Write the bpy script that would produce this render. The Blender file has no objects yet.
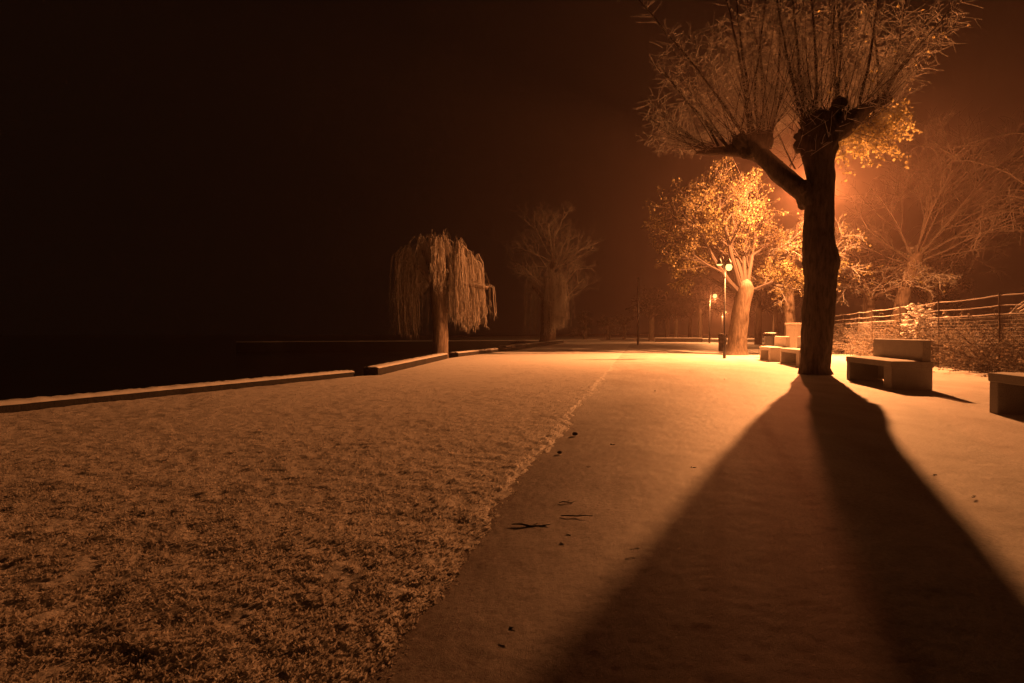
import bpy, math, random
import numpy as np
from mathutils import Vector, Matrix

random.seed(7)
RNG = np.random.default_rng(11)
F, CX, HY, CH = 600.0, 512.0, 333.0, 1.0      # lens in pixels, image centre, horizon row, camera height
U = (0.2087, 0.978)                            # along the promenade
V = (0.978, -0.2087)                           # across it, to the right

sc = bpy.context.scene
col = sc.collection
R = math.radians
rnd = random.uniform


def P(s, t, z=0.0):
    return Vector((t * U[0] + s * V[0], t * U[1] + s * V[1], z))


def at(px, py, d):
    return Vector(((px - CX) / F * d, d, CH + (HY - py) / F * d))


# ------------------------------------------------------------------ scene objects
def link(o, parent=None):
    col.objects.link(o)
    if parent is not None:
        o.parent = parent
    return o


def tag(o, label=None, cat=None, group=None, kind=None):
    if label: o['label'] = label
    if cat: o['category'] = cat
    if group: o['group'] = group
    if kind: o['kind'] = kind
    return o


def thing(name, label, cat, loc=(0, 0, 0), rz=0.0, group=None):
    o = bpy.data.objects.new(name, None)
    o.empty_display_size = 0.2
    link(o)
    o.location = loc
    o.rotation_euler = (0, 0, rz)
    return tag(o, label, cat, group)


def copy_tree(o, parent=None):
    c = o.copy()
    col.objects.link(c)
    c.parent = parent
    for ch in list(o.children):
        copy_tree(ch, c)
    return c


class MB:
    """collects shapes into one mesh"""

    def __init__(self):
        self.v, self.f, self.m = [], [], []
        self.slot = 0

    def face(self, idx):
        self.f.append(idx); self.m.append(self.slot)

    def box(self, x0, x1, y0, y1, z0, z1):
        b = len(self.v)
        for z in (z0, z1):
            self.v += [(x0, y0, z), (x1, y0, z), (x1, y1, z), (x0, y1, z)]
        for q in ((3, 2, 1, 0), (4, 5, 6, 7), (0, 1, 5, 4), (1, 2, 6, 5), (2, 3, 7, 6), (3, 0, 4, 7)):
            self.face(tuple(b + i for i in q))

    def tube(self, pts, rad, sides=5, fn=None, cap=True):
        pts = [Vector(p) for p in pts]
        n = len(pts)
        b = len(self.v)
        t0 = (pts[1] - pts[0]).normalized()
        ref = Vector((0, 0, 1)) if abs(t0.z) < 0.8 else Vector((1, 0, 0))
        a = t0.cross(ref).normalized()
        for i in range(n):
            if i == 0: t = t0
            elif i == n - 1: t = (pts[i] - pts[i - 1]).normalized()
            else: t = (pts[i + 1] - pts[i - 1]).normalized()
            a = a - t * a.dot(t)
            if a.length < 1e-6: a = t.orthogonal()
            a.normalize()
            c = t.cross(a)
            for k in range(sides):
                th = 2 * math.pi * k / sides
                r = rad[i] if fn is None else fn(i, th, rad[i])
                q = pts[i] + a * (r * math.cos(th)) + c * (r * math.sin(th))
                self.v.append((q.x, q.y, q.z))
        for i in range(n - 1):
            for k in range(sides):
                k2 = (k + 1) % sides
                self.face((b + i * sides + k, b + i * sides + k2, b + (i + 1) * sides + k2, b + (i + 1) * sides + k))
        if cap:
            self.face(tuple(b + (n - 1) * sides + k for k in range(sides)))
            self.face(tuple(b + k for k in reversed(range(sides))))

    def leaf(self, p, size, nrm=None):
        d = Vector((rnd(-1, 1), rnd(-1, 1), rnd(-1.2, .4))).normalized()
        e = d.orthogonal().normalized()
        e = (Matrix.Rotation(rnd(0, 6.28), 3, d) @ e)
        w = e * size * .42
        q = e.cross(d) * size * .12
        b = len(self.v)
        for x in (p, p + d * size * .5 + w + q, p + d * size, p + d * size * .5 - w + q):
            self.v.append((x.x, x.y, x.z))
        self.face((b, b + 1, b + 2)); self.face((b, b + 2, b + 3))

    def blob(self, c, rx, ry, rz, seed=0, seg=10, rings=7, amp=.25):
        b = len(self.v)
        rg = random.Random(seed)
        ph = [rg.uniform(0, 6.28) for _ in range(6)]
        for i in range(rings + 1):
            u = math.pi * i / rings
            for k in range(seg):
                w = 2 * math.pi * k / seg
                m = 1 + amp * (math.sin(3 * w + ph[0]) * math.sin(2 * u + ph[1]) + .6 * math.sin(5 * w + ph[2]) * math.sin(4 * u + ph[3])) * math.sin(u)
                self.v.append((c[0] + rx * m * math.sin(u) * math.cos(w), c[1] + ry * m * math.sin(u) * math.sin(w), c[2] + rz * m * math.cos(u)))
        for i in range(rings):
            for k in range(seg):
                k2 = (k + 1) % seg
                self.face((b + i * seg + k, b + (i + 1) * seg + k, b + (i + 1) * seg + k2, b + i * seg + k2))

    def lathe(self, prof, seg=16, c=(0, 0)):
        b = len(self.v)
        for r, z in prof:
            for k in range(seg):
                w = 2 * math.pi * k / seg
                self.v.append((c[0] + r * math.cos(w), c[1] + r * math.sin(w), z))
        for i in range(len(prof) - 1):
            for k in range(seg):
                k2 = (k + 1) % seg
                self.face((b + i * seg + k, b + i * seg + k2, b + (i + 1) * seg + k2, b + (i + 1) * seg + k))
        self.face(tuple(b + k for k in reversed(range(seg))))
        self.face(tuple(b + (len(prof) - 1) * seg + k for k in range(seg)))

    def build(self, name, mats, parent=None, smooth=False, org=None, bevel=0):
        v = self.v
        if org is not None:
            v = [(x - org[0], y - org[1], z - org[2]) for x, y, z in v]
        me = bpy.data.meshes.new(name)
        me.from_pydata(v, [], self.f)
        if not isinstance(mats, (list, tuple)): mats = [mats]
        for m in mats: me.materials.append(m)
        if len(mats) > 1: me.polygons.foreach_set('material_index', self.m)
        if smooth: me.polygons.foreach_set('use_smooth', [True] * len(self.f))
        me.update()
        o = bpy.data.objects.new(name, me)
        link(o, parent)
        if bevel:
            md = o.modifiers.new('bevel', 'BEVEL')
            md.width = bevel; md.segments = 2; md.limit_method = 'ANGLE'
        return o


# ------------------------------------------------------------------ noise (vectorised)
def _hash(ix, iy, k):
    h = (ix.astype(np.int64) * 374761393 + iy.astype(np.int64) * 668265263 + k * 1442695041) & 0xffffffff
    h = ((h ^ (h >> 13)) * 1274126177) & 0xffffffff
    return ((h ^ (h >> 16)) & 0xffff) / 65535.0


def vnoise(x, y, k=0):
    ix, iy = np.floor(x), np.floor(y)
    fx, fy = x - ix, y - iy
    fx = fx * fx * fx * (fx * (fx * 6 - 15) + 10); fy = fy * fy * fy * (fy * (fy * 6 - 15) + 10)
    a, b = _hash(ix, iy, k), _hash(ix + 1, iy, k)
    c, d = _hash(ix, iy + 1, k), _hash(ix + 1, iy + 1, k)
    return (a * (1 - fx) + b * fx) * (1 - fy) + (c * (1 - fx) + d * fx) * fy


def fbm(x, y, k=0, o=4):
    s, a, tot = 0, 1.0, 0
    for i in range(o):
        s = s + a * vnoise(x + 17.3 * i, y - 9.1 * i, k + i); tot += a
        a *= .5; x = x * 2.03; y = y * 2.03
    return s / tot


def worley(x, y, k=0):
    ix, iy = np.floor(x), np.floor(y)
    best = np.full(x.shape, 9.0)
    for dx in (-1, 0, 1):
        for dy in (-1, 0, 1):
            cx, cy = ix + dx, iy + dy
            px, py = cx + _hash(cx, cy, k), cy + _hash(cx, cy, k + 5)
            best = np.minimum(best, (px - x) ** 2 + (py - y) ** 2)
    return np.sqrt(best)


# ------------------------------------------------------------------ materials
class NT:
    def __init__(self, name):
        self.mat = bpy.data.materials.new(name)
        self.mat.use_nodes = True
        self.t = self.mat.node_tree
        self.n = self.t.nodes
        self.bsdf = self.n['Principled BSDF']
        self.out = self.n['Material Output']

    def add(self, typ, **kw):
        n = self.n.new(typ)
        for k, v in kw.items():
            if k in n.inputs: n.inputs[k].default_value = v
            else: setattr(n, k, v)
        return n

    def l(self, a, b): self.t.links.new(a, b)

    def noise(self, scale, detail=4, rough=.55, vec=None, stretch=None):
        tc = self.add('ShaderNodeTexCoord')
        src = tc.outputs['Object']
        if stretch:
            mp = self.add('ShaderNodeMapping'); mp.inputs['Scale'].default_value = stretch
            self.l(src, mp.inputs['Vector']); src = mp.outputs['Vector']
        n = self.add('ShaderNodeTexNoise')
        n.inputs['Scale'].default_value = scale; n.inputs['Detail'].default_value = detail; n.inputs['Roughness'].default_value = rough
        self.l(src, n.inputs['Vector'])
        return n.outputs['Fac']

    def ramp(self, fac, stops):
        r = self.add('ShaderNodeValToRGB')
        e = r.color_ramp.elements
        while len(e) < len(stops): e.new(.5)
        for i, (p, c) in enumerate(stops):
            e[i].position = p
            e[i].color = (c, c, c, 1) if not isinstance(c, tuple) else (*c, 1)
        self.l(fac, r.inputs['Fac'])
        return r.outputs['Color']

    def mix(self, fac, a, b):
        m = self.add('ShaderNodeMix', data_type='RGBA')
        if isinstance(fac, (int, float)): m.inputs[0].default_value = fac
        else: self.l(fac, m.inputs[0])
        for s, x in ((6, a), (7, b)):
            if isinstance(x, tuple): m.inputs[s].default_value = (*x, 1)
            else: self.l(x, m.inputs[s])
        return m.outputs[2]

    def math(self, op, a, b=None, clamp=False):
        m = self.add('ShaderNodeMath', operation=op, use_clamp=clamp)
        for i, x in enumerate((a, b)):
            if x is None: continue
            if isinstance(x, (int, float)): m.inputs[i].default_value = x
            else: self.l(x, m.inputs[i])
        return m.outputs[0]

    def up(self):
        g = self.add('ShaderNodeNewGeometry')
        s = self.add('ShaderNodeSeparateXYZ'); self.l(g.outputs['Normal'], s.inputs[0])
        return s.outputs['Z']

    def bump(self, h, strength, dist):
        b = self.add('ShaderNodeBump'); b.inputs['Strength'].default_value = strength; b.inputs['Distance'].default_value = dist
        self.l(h, b.inputs['Height']); self.l(b.outputs['Normal'], self.bsdf.inputs['Normal'])

    def base(self, c, rough=.9, spec=.15):
        if isinstance(c, tuple): self.bsdf.inputs['Base Color'].default_value = (*c, 1)
        else: self.l(c, self.bsdf.inputs['Base Color'])
        self.bsdf.inputs['Roughness'].default_value = rough
        self.bsdf.inputs['Specular IOR Level'].default_value = spec
        return self.mat


SNOW = (.82, .79, .76)


def m_path():
    k = NT('snowy_path')
    at_ = k.add('ShaderNodeAttribute', attribute_name='bare')
    g = k.noise(46, 5, .7)
    big = k.noise(1.6, 4, .6)
    a = k.math('MULTIPLY', at_.outputs['Fac'], k.ramp(g, [(.30, .35), (.62, 1.0)]))
    a = k.math('ADD', a, k.ramp(k.math('ADD', k.math('MULTIPLY', g, .75), k.math('MULTIPLY', big, .25)), [(.36, .38), (.56, .0)]), True)
    sn = k.mix(k.ramp(k.noise(.9, 5, .65, stretch=(1.6, .5, 1)), [(.38, 0.0), (.62, 1.0)]), (.66, .62, .58), SNOW)
    k.l(k.mix(a, sn, (.085, .042, .028)), k.bsdf.inputs['Base Color'])
    k.bump(k.noise(120, 6, .8), .6, .012)
    return k.base(k.bsdf.inputs['Base Color'].links[0].from_socket, .6, .18)


def m_lawn():
    k = NT('snowy_grass')
    at_ = k.add('ShaderNodeAttribute', attribute_name='bare')
    g = k.noise(38, 5, .7)
    a = k.math('ADD', at_.outputs['Fac'], k.math('MULTIPLY', k.math('SUBTRACT', g, .5), .9), True)
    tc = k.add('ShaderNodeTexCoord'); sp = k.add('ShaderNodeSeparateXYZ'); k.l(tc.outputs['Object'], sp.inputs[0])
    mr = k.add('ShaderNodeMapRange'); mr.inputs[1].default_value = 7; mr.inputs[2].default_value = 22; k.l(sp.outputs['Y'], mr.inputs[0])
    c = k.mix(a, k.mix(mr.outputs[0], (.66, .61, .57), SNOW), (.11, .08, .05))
    k.bump(k.noise(95, 5, .7), .6, .014)
    return k.base(c, .65, .2)


def m_ground():
    k = NT('snow_ground')
    c = k.mix(k.ramp(k.noise(2.5, 6, .7), [(.35, 1.0), (.6, 0.0)]), SNOW, (.45, .42, .38))
    k.bump(k.noise(9, 6, .7), .4, .05)
    return k.base(c)


def m_snow():
    k = NT('fresh_snow')
    k.bump(k.noise(40, 5, .7), .4, .01)
    return k.base(k.mix(k.noise(30, 4), (.72, .69, .66), (.86, .83, .8)), .85, .2)


def m_concrete():
    k = NT('rough_concrete')
    c = k.mix(k.noise(7, 6, .65), (.32, .285, .25), (.52, .47, .41))
    c = k.mix(k.ramp(k.noise(90, 3, .7), [(.35, 1.0), (.5, 0.0)]), c, (.24, .21, .18))
    k.bump(k.noise(60, 5, .7), .35, .006)
    return k.base(c, .9, .2)


def m_stone():
    k = NT('wall_stone')
    c = k.mix(k.noise(4, 6, .7), (.02, .016, .014), (.06, .05, .042))
    k.bump(k.noise(18, 6, .7), .8, .03)
    return k.base(c, .9, .2)


def m_bark(name, a, b, snow=.0):
    k = NT(name)
    n = k.noise(14, 7, .7, stretch=(1, 1, .22))
    c = k.mix(k.ramp(n, [(.35, 0.0), (.65, 1.0)]), a, b)
    if snow:
        w = k.math('MULTIPLY', k.ramp(k.up(), [(.25, 0.0), (.7, 1.0)]), snow)
        c = k.mix(w, c, SNOW)
    k.bump(n, .9, .04)
    return k.base(c, .9, .15)


def m_twig(name, body, snow, trans, frost=.35):
    k = NT(name)
    w = k.ramp(k.up(), [(.05, frost), (.55, 1.0)])
    c = k.mix(k.math('MULTIPLY', w, snow), body, SNOW)
    k.base(c, .85, .2)
    tr = k.add('ShaderNodeBsdfTranslucent'); k.l(c, tr.inputs['Color'])
    mx = k.add('ShaderNodeMixShader'); mx.inputs[0].default_value = trans
    k.l(k.bsdf.outputs[0], mx.inputs[1]); k.l(tr.outputs[0], mx.inputs[2]); k.l(mx.outputs[0], k.out.inputs['Surface'])
    return k.mat


def m_leaf(name, a, b, trans=.5):
    k = NT(name)
    g = k.add('ShaderNodeNewGeometry')
    c = k.mix(g.outputs['Random Per Island'], a, b)
    k.base(c, .7, .25)
    tr = k.add('ShaderNodeBsdfTranslucent'); k.l(c, tr.inputs['Color'])
    mx = k.add('ShaderNodeMixShader'); mx.inputs[0].default_value = trans
    k.l(k.bsdf.outputs[0], mx.inputs[1]); k.l(tr.outputs[0], mx.inputs[2]); k.l(mx.outputs[0], k.out.inputs['Surface'])
    return k.mat


def m_metal(name, c, rough=.5):
    k = NT(name)
    k.bump(k.noise(60, 3), .15, .002)
    cc = k.mix(k.noise(12, 5, .7), tuple(x * .7 for x in c), c)
    k.bsdf.inputs['Metallic'].default_value = 0
    return k.base(cc, rough, .4)


def m_emit(name, c, s):
    k = NT(name)
    e = k.add('ShaderNodeEmission'); e.inputs['Color'].default_value = (*c, 1); e.inputs['Strength'].default_value = s
    k.l(e.outputs[0], k.out.inputs['Surface'])
    return k.mat


def m_water():
    k = NT('dark_water')
    k.bump(k.noise(3, 4, .6), .25, .05)
    return k.base((.006, .006, .007), .18, .4)


M = dict(path=m_path(), lawn=m_lawn(), ground=m_ground(), snow=m_snow(), concrete=m_concrete(), stone=m_stone(),
         bark=m_bark('dark_bark', (.035, .026, .02), (.12, .09, .07)),
         barkb=m_bark('pale_bark', (.07, .052, .04), (.20, .16, .125), .5),
         barkm=m_bark('street_bark', (.035, .026, .019), (.13, .10, .075), .1),
         barkw=m_bark('willow_bark', (.10, .075, .06), (.26, .2, .16), .5),
         shoot=m_bark('shoot_bark', (.045, .032, .025), (.10, .07, .055), .2),
         twig=m_twig('frosted_twig', (.15, .105, .08), .85, .5, .6),
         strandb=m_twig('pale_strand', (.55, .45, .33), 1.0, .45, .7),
         crown=m_twig('crown_twig', (.16, .115, .085), .8, .5, .7),
         strand=m_twig('willow_strand', (.30, .22, .14), .8, .4, .5),
         fartwig=m_twig('far_twig', (.05, .036, .028), .04, .3, .5),
         leaf=m_leaf('yellow_leaf', (.13, .105, .045), (.24, .20, .095)),
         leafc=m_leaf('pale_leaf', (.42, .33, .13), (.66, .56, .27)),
         leafb=m_leaf('snowy_leaf', (.11, .08, .05), (.30, .25, .20), .3),
         iron=m_metal('painted_iron', (.014, .013, .013)),
         blade=m_leaf('frosted_blade', (.42, .37, .32), (.74, .69, .64), .5),
         hedge=m_twig('hedge_twig', (.11, .08, .06), .4, .3, .4),
         wire=m_twig('frosted_wire', (.14, .115, .095), .75, .15),
         wood=m_bark('weathered_wood', (.04, .03, .024), (.09, .07, .055), .25),
         water=m_water(),
         bulb=m_emit('lit_sodium_glass', (1, .58, .16), 3.0))

# ------------------------------------------------------------------ setting: ground sheets
EDGE = -.69                                   # lawn / path line


def wall_s(t):
    return np.interp(t, [-4, 12.7, 13.2, 22.6, 24, 31, 60, 90], [-9.5, -6.36, -6.0, -7.4, -7.45, -7.3, -7.5, -8])


def grid(name, mat, s0, s1, t, ncol, zfn, pw=1.0):
    """sheet between the lines s0(t) and s1(t); zfn gives height and how bare or darkened it is"""
    t = np.asarray(t)
    w = np.linspace(0, 1, ncol) ** pw if pw > 0 else 1 - (1 - np.linspace(0, 1, ncol)) ** -pw
    a, b = s0(t)[:, None], s1(t)[:, None]
    S = a + (b - a) * w[None, :]
    T = np.repeat(t[:, None], ncol, 1)
    Z, B, S2 = zfn(S, T)
    X = T * U[0] + S2 * V[0]; Y = T * U[1] + S2 * V[1]
    co = np.stack([X, Y, Z], -1).reshape(-1, 3)
    nr = len(t)
    i = np.arange(nr - 1)[:, None] * ncol + np.arange(ncol - 1)[None, :]
    q = np.stack([i, i + 1, i + ncol + 1, i + ncol], -1).reshape(-1, 4)
    me = bpy.data.meshes.new(name)
    me.vertices.add(len(co)); me.vertices.foreach_set('co', co.ravel())
    me.loops.add(q.size); me.loops.foreach_set('vertex_index', q.ravel().astype(np.int32))
    me.polygons.add(len(q))
    me.polygons.foreach_set('loop_start', (np.arange(len(q)) * 4).astype(np.int32))
    me.polygons.foreach_set('loop_total', np.full(len(q), 4, np.int32))
    me.polygons.foreach_set('use_smooth', np.ones(len(q), bool))
    me.update(calc_edges=True)
    at_ = me.attributes.new('bare', 'FLOAT', 'POINT')
    at_.data.foreach_set('value', B.ravel().astype(np.float32))
    me.materials.append(mat)
    o = bpy.data.objects.new(name, me)
    link(o)
    o['kind'] = 'structure'
    return o


def lawn_z(S, T):
    near = np.clip((16 - T) / 12, 0, 1)
    z = .020 + (fbm(S * 1.3, T * 1.3, 1) - .5) * .025 + (fbm(S * 5, T * 5, 2) - .5) * .012
    tuft = fbm(S * 10, T * 10, 4, 3)
    z = z + (tuft - .5) * .021 * (.4 + .6 * near) + (fbm(S * 44, T * 44, 44, 2) - .5) * .010 * near
    bare = np.clip((.44 - tuft) * 1.3 + (fbm(S * 1.7, T * 1.7, 6) - .5) * .7, 0, .34) * np.clip((30 - T) / 20, 0, 1)
    z = z * np.clip((21 - T) / 15, .06, 1)
    e = (EDGE - S) + (fbm(S * 5, T * 5, 8) - .5) * .16 + (fbm(S * 29, T * 29, 18) - .5) * .07
    k = np.clip(e / .17, 0, 1) ** 1.3
    z = np.where(k < 1, z * k - (1 - k) * .012, z)
    bare = np.maximum(bare, np.clip(1 - e / .13, 0, 1) * .65 * np.clip((18 - T) / 12, 0, 1))  # edge also darkened in colour, so its lamp-facing slope looks less lit
    return z, bare, S


def path_z(S, T):
    z = (fbm(S * 1.1, T * 1.1, 21) - .5) * .02 + (fbm(S * 12, T * 12, 22) - .5) * .005 + (fbm(S * 40, T * 40, 23) - .5) * .006
    e = S - EDGE
    b = np.clip(1.45 - (e - .08) / (.75 + .5 * fbm(S * .8, T * .8, 25)), 0, 1) * np.clip((10 - T) / 6, 0, 1) * 1.0
    b = b + np.clip((4.5 - T) / 4, 0, 1) * .0
    return z, b, S


def geo(t0, t1, n): return np.exp(np.linspace(math.log(t0), math.log(t1), n))


grid('lawn', M['lawn'], lambda t: wall_s(t) + .02, lambda t: np.full_like(t, EDGE + .05), geo(.75, 62, 820), 640, lawn_z, -1.35)
grid('path', M['path'], lambda t: np.full_like(t, EDGE - .16), lambda t: np.interp(t, [0, 62], [9.5, 12.5]), geo(.75, 62, 560), 420, path_z, 1.25)


def frost_grass():
    n = 170000
    t = np.exp(RNG.uniform(math.log(1.1), math.log(13), n))
    xr = RNG.uniform(-.98, .35, n)                       # across the field of view
    x = xr * t * 1.02
    s_ = x * V[0] + t * V[1]; tt = x * U[0] + t * U[1]
    keep = (s_ < EDGE - .01) & (s_ > wall_s(tt) + .1) & (vnoise(s_ * 9, tt * 9, 77) > .12) & (RNG.uniform(0, 1, n) < np.clip((11.5 - tt) / 9, 0, 1))
    s_, tt, t = s_[keep], tt[keep], t[keep]
    z = lawn_z(s_, tt)[0]
    x, y = tt * U[0] + s_ * V[0], tt * U[1] + s_ * V[1]
    m = len(x)
    a = RNG.uniform(0, 2 * np.pi, m); L = RNG.uniform(.006, .016, m); w = RNG.uniform(.003, .006, m)
    lean = RNG.uniform(.3, 1.3, m)
    dx, dy = np.cos(a), np.sin(a)
    b = np.stack([x, y, z - .004], -1)
    side = np.stack([-dy * w, dx * w, np.zeros(m)], -1)
    tip = b + np.stack([dx * L * lean, dy * L * lean, L], -1)
    co = np.stack([b - side, b + side, tip + side * .5, tip - side * .5], 1).reshape(-1, 3)
    me = bpy.data.meshes.new('grass')
    me.vertices.add(len(co)); me.vertices.foreach_set('co', co.ravel())
    me.loops.add(4 * m); me.loops.foreach_set('vertex_index', np.arange(4 * m, dtype=np.int32))
    me.polygons.add(m)
    me.polygons.foreach_set('loop_start', (np.arange(m) * 4).astype(np.int32)); me.polygons.foreach_set('loop_total', np.full(m, 4, np.int32))
    me.update(calc_edges=True); me.materials.append(M['blade'])
    o = bpy.data.objects.new('grass', me); link(o)
    tag(o, 'short frosted grass poking through the thin snow of the lawn', 'grass', None, 'stuff')


frost_grass()


def sheet(name, mat, pts, kind='structure'):
    b = MB(); b.v = [tuple(p) for p in pts]; b.f = [tuple(range(len(pts)))]; b.m = [0]
    o = b.build(name, mat); o['kind'] = kind
    return o


sheet('ground', M['ground'], [P(-9.5, -40, -.06), P(-9.5, -3, -.06), P(400, -40, -.06), P(400, 600, -.06), P(-60, 600, -.06), P(-42, 120, -.06), P(-7.9, 64, -.06), P(-7.6, 31, -.06), P(-7.6, 22, -.06), P(-6.5, 13, -.06)])
sheet('lake', M['water'], [P(-600, -60, -1.1), P(-6, -60, -1.1), P(-6, 60, -1.1), P(-30, 130, -1.1), P(-30, 600, -1.1), P(-600, 600, -1.1)])


# ------------------------------------------------------------------ lakeside wall
def wall(p0, p1, h, w, label, grp='sections of the low lakeside wall'):
    a, b = P(p0[0], p0[1]), P(p1[0], p1[1])
    L = (b - a).length
    ang = math.atan2(b.y - a.y, b.x - a.x)
    r = thing('lakeside_wall', label, 'low wall', a, ang, grp)
    n = max(4, int(L / .3))
    m = MB()
    for i in range(n + 1):
        x = L * i / n
        j = [rnd(-.012, .012) for _ in range(4)]
        m.v += [(x, -0.02 + j[0], -1.3), (x, j[1], h - .03 + j[2] * .5), (x, w + j[3], h - .03 + j[2] * .5), (x, w, -1.3)]
    for i in range(n):
        for k in range(4):
            k2 = (k + 1) % 4
            m.face((i * 4 + k, i * 4 + 4 + k, i * 4 + 4 + k2, i * 4 + k2))
    m.face((3, 2, 1, 0)); m.face(tuple(n * 4 + k for k in range(4)))
    m.build('stonework', M['stone'], r)
    s = MB()
    n2 = max(8, int(L / .08))
    q = 7
    for i in range(n2 + 1):
        x = L * i / n2
        for k in range(q):
            y = -.015 + (w + .03) * k / (q - 1)
            s.v.append((x, y + (rnd(-.012, .012) if k in (0, q - 1) else 0), h - .025 + (0 if k in (0, q - 1) else .035 + rnd(-.008, .012))))
    for i in range(n2):
        for k in range(q - 1):
            s.face((i * q + k, i * q + q + k, i * q + q + k + 1, i * q + k + 1))
    s.build('snow_cover', M['snow'], r, True)
    return r


wall((-9.35, -3), (-6.42, 12.7), .13, .34, 'long low stone wall with snow on top running to the left edge')
wall((-6.05, 13.2), (-7.45, 22.7), .19, .36, 'low snow-topped wall section with dark end face, before the willow')
wall((-7.45, 24.1), (-7.35, 31.0), .18, .4, 'low snow-topped wall section just past the willow trunk')
wall((-7.0, 31.4), (-7.5, 60), .30, .45, 'farthest low snow-topped wall section reaching the distant willow')

# breakwater far out on the lake: a thin faint line
q0, q1 = at(236, 342, 66), at(600, 342, 84)
jr = thing('breakwater', 'long low dark breakwater, a faint thin line across the black lake', 'breakwater', (q0.x, q0.y, 0), math.atan2(q1.y - q0.y, q1.x - q0.x))
x1 = (q1 - q0).length
m = MB(); m.box(0, x1, 0, 1.2, -1.4, -.02); m.build('stonework', M['iron'], jr)
m = MB(); m.box(-.02, x1 + .02, .02, 1.22, -.017, .06); m.build('snow_cover', M['snow'], jr)

# ------------------------------------------------------------------ trees
def curve(p, d, L, n, wob=.08, up=0.0, droop=0.0):
    """polyline from p along d; up bends it skyward, droop bends the tip down"""
    pts = [p.copy()]
    d = d.normalized()
    for i in range(n):
        f = (i + 1) / n
        d = d + Vector((rnd(-wob, wob), rnd(-wob, wob), rnd(-wob, wob))) + Vector((0, 0, 1)) * (up / n) - Vector((0, 0, 1)) * (droop * f * 2 / n)
        d.normalize()
        p = p + d * (L / n)
        pts.append(p.copy())
    return pts


def taper(r0, r1, n): return [r0 + (r1 - r0) * (i / (n - 1)) for i in range(n)]


def rdir(zlo=-1, zhi=1):
    a = rnd(0, 2 * math.pi); z = rnd(zlo, zhi); q = math.sqrt(max(0, 1 - z * z))
    return Vector((q * math.cos(a), q * math.sin(a), z))


def bark_fn(seed, n, amp=.10, freq=9, along=.5):
    k = random.Random(seed)
    o = k.uniform(0, 50)

    def fn(i, th, r):
        x = np.array([math.cos(th) * freq * .5 + o]); y = np.array([math.sin(th) * freq * .5 + i * along * .25])
        a = fbm(x, y, seed, 3)[0] - .5
        b = vnoise(np.array([math.cos(th) * 1.3 + o]), np.array([math.sin(th) * 1.3 + i * .06]), seed + 3)[0] - .5
        return r * (1 + amp * 2 * a + amp * 2.2 * b)
    return fn


def smooth_path(keys, step):
    """Catmull-Rom through (point, radius) keys"""
    P_, R_ = [k[0] for k in keys], [k[1] for k in keys]
    out, rad = [], []
    for i in range(len(keys) - 1):
        p0, p1, p2, p3 = P_[max(i - 1, 0)], P_[i], P_[i + 1], P_[min(i + 2, len(keys) - 1)]
        n = max(1, int((p2 - p1).length / step))
        for j in range(n):
            t = j / n
            out.append(.5 * ((2 * p1) + (p2 - p0) * t + (2 * p0 - 5 * p1 + 4 * p2 - p3) * t * t + (3 * p1 - p0 - 3 * p2 + p3) * t ** 3))
            rad.append(R_[i] + (R_[i + 1] - R_[i]) * t)
    out.append(P_[-1]); rad.append(R_[-1])
    return out, rad


def add_twigs(T, pts, n, lmin, lmax, r, droop, lo=.12, leafT=None, leafp=0, leafs=.08, sub=2, fan=.75, wob=.14):
    m = len(pts) - 1
    for _ in range(n):
        f = lo + (1 - lo) * random.random()
        x = f * m; i = min(int(x), m - 1)
        p = pts[i].lerp(pts[i + 1], x - i)
        ax = (pts[i + 1] - pts[i]).normalized()
        d = rdir(-.4, .6)
        d = (d - ax * d.dot(ax)).normalized() * fan + ax * (rnd(.25, .8) if wob > .1 else rnd(-.15, 1.1))
        L = (rnd(lmin, lmax) if wob > .1 else lmin + (lmax - lmin) * random.random() ** 1.6) * (1.1 - .55 * f)
        q = curve(p, d, L, 4, wob, .15, droop)
        T.tube(q, taper(r, r * .55, 5), 3, cap=False)
        for _ in range(sub):
            j = random.randint(1, 3)
            dd = (q[j + 1] - q[j]).normalized() + rdir(-.5, .6) * .6
            q2 = curve(q[j], dd, L * rnd(.25, .5), 2, .15, 0, droop)
            T.tube(q2, taper(r * .7, r * .45, 3), 3, cap=False)
            if leafT and random.random() < leafp: leafT.leaf(q2[-1], leafs * rnd(.7, 1.3))
        if leafT and random.random() < leafp: leafT.leaf(q[-1], leafs * rnd(.7, 1.3))


# ---- the large pollarded tree in front of the lamp
D0 = 14.6
base = at(815, 374, D0); base.z = 0
tree = thing('pollarded_tree', 'large dark pollarded tree standing alone in front of the glowing lamp', 'tree', base)
PX = D0 / F


def k0(px, py, r, dy=0.0): return (at(px, py, D0) + Vector((0, dy, 0)), r * PX)


def bumpy(T, keys, step, sides, seed, amp):
    pts, rad = smooth_path(keys, step)
    T.tube(pts, rad, sides, bark_fn(seed, len(pts), amp))


Tr = MB()
keys_ = [k0(815, 379, 21), k0(815, 374, 18), k0(815, 368, 16.3), k0(816.5, 355, 15.3), k0(818.5, 320, 15.0), k0(820, 285, 15.8), k0(820, 262, 17.3), k0(817.5, 246, 16.0), k0(817.5, 228, 14.2),
        k0(818, 205, 14.2), k0(819.5, 185, 12.5), k0(817.5, 165, 13.8), k0(817, 148, 17.5), k0(820, 134, 16.5), k0(821, 122, 12), k0(823, 113, 6.5)]
keys = [(p, r * .95) for p, r in keys_]
bumpy(Tr, keys, .045, 48, 5, .10)
bumpy(Tr, [k0(812, 203, 10, .0), k0(804, 194, 9.5, .02), k0(793, 183, 9, .1), k0(781, 172, 9, .15), k0(769, 159, 8.5, .2), k0(757, 150, 9.5, .2), k0(744, 147, 7.5, .25), k0(728, 148, 4.6, .3), k0(714, 148.5, 3.6, .35), k0(700, 149, 1.0, .4)], .05, 26, 6, .09)
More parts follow.
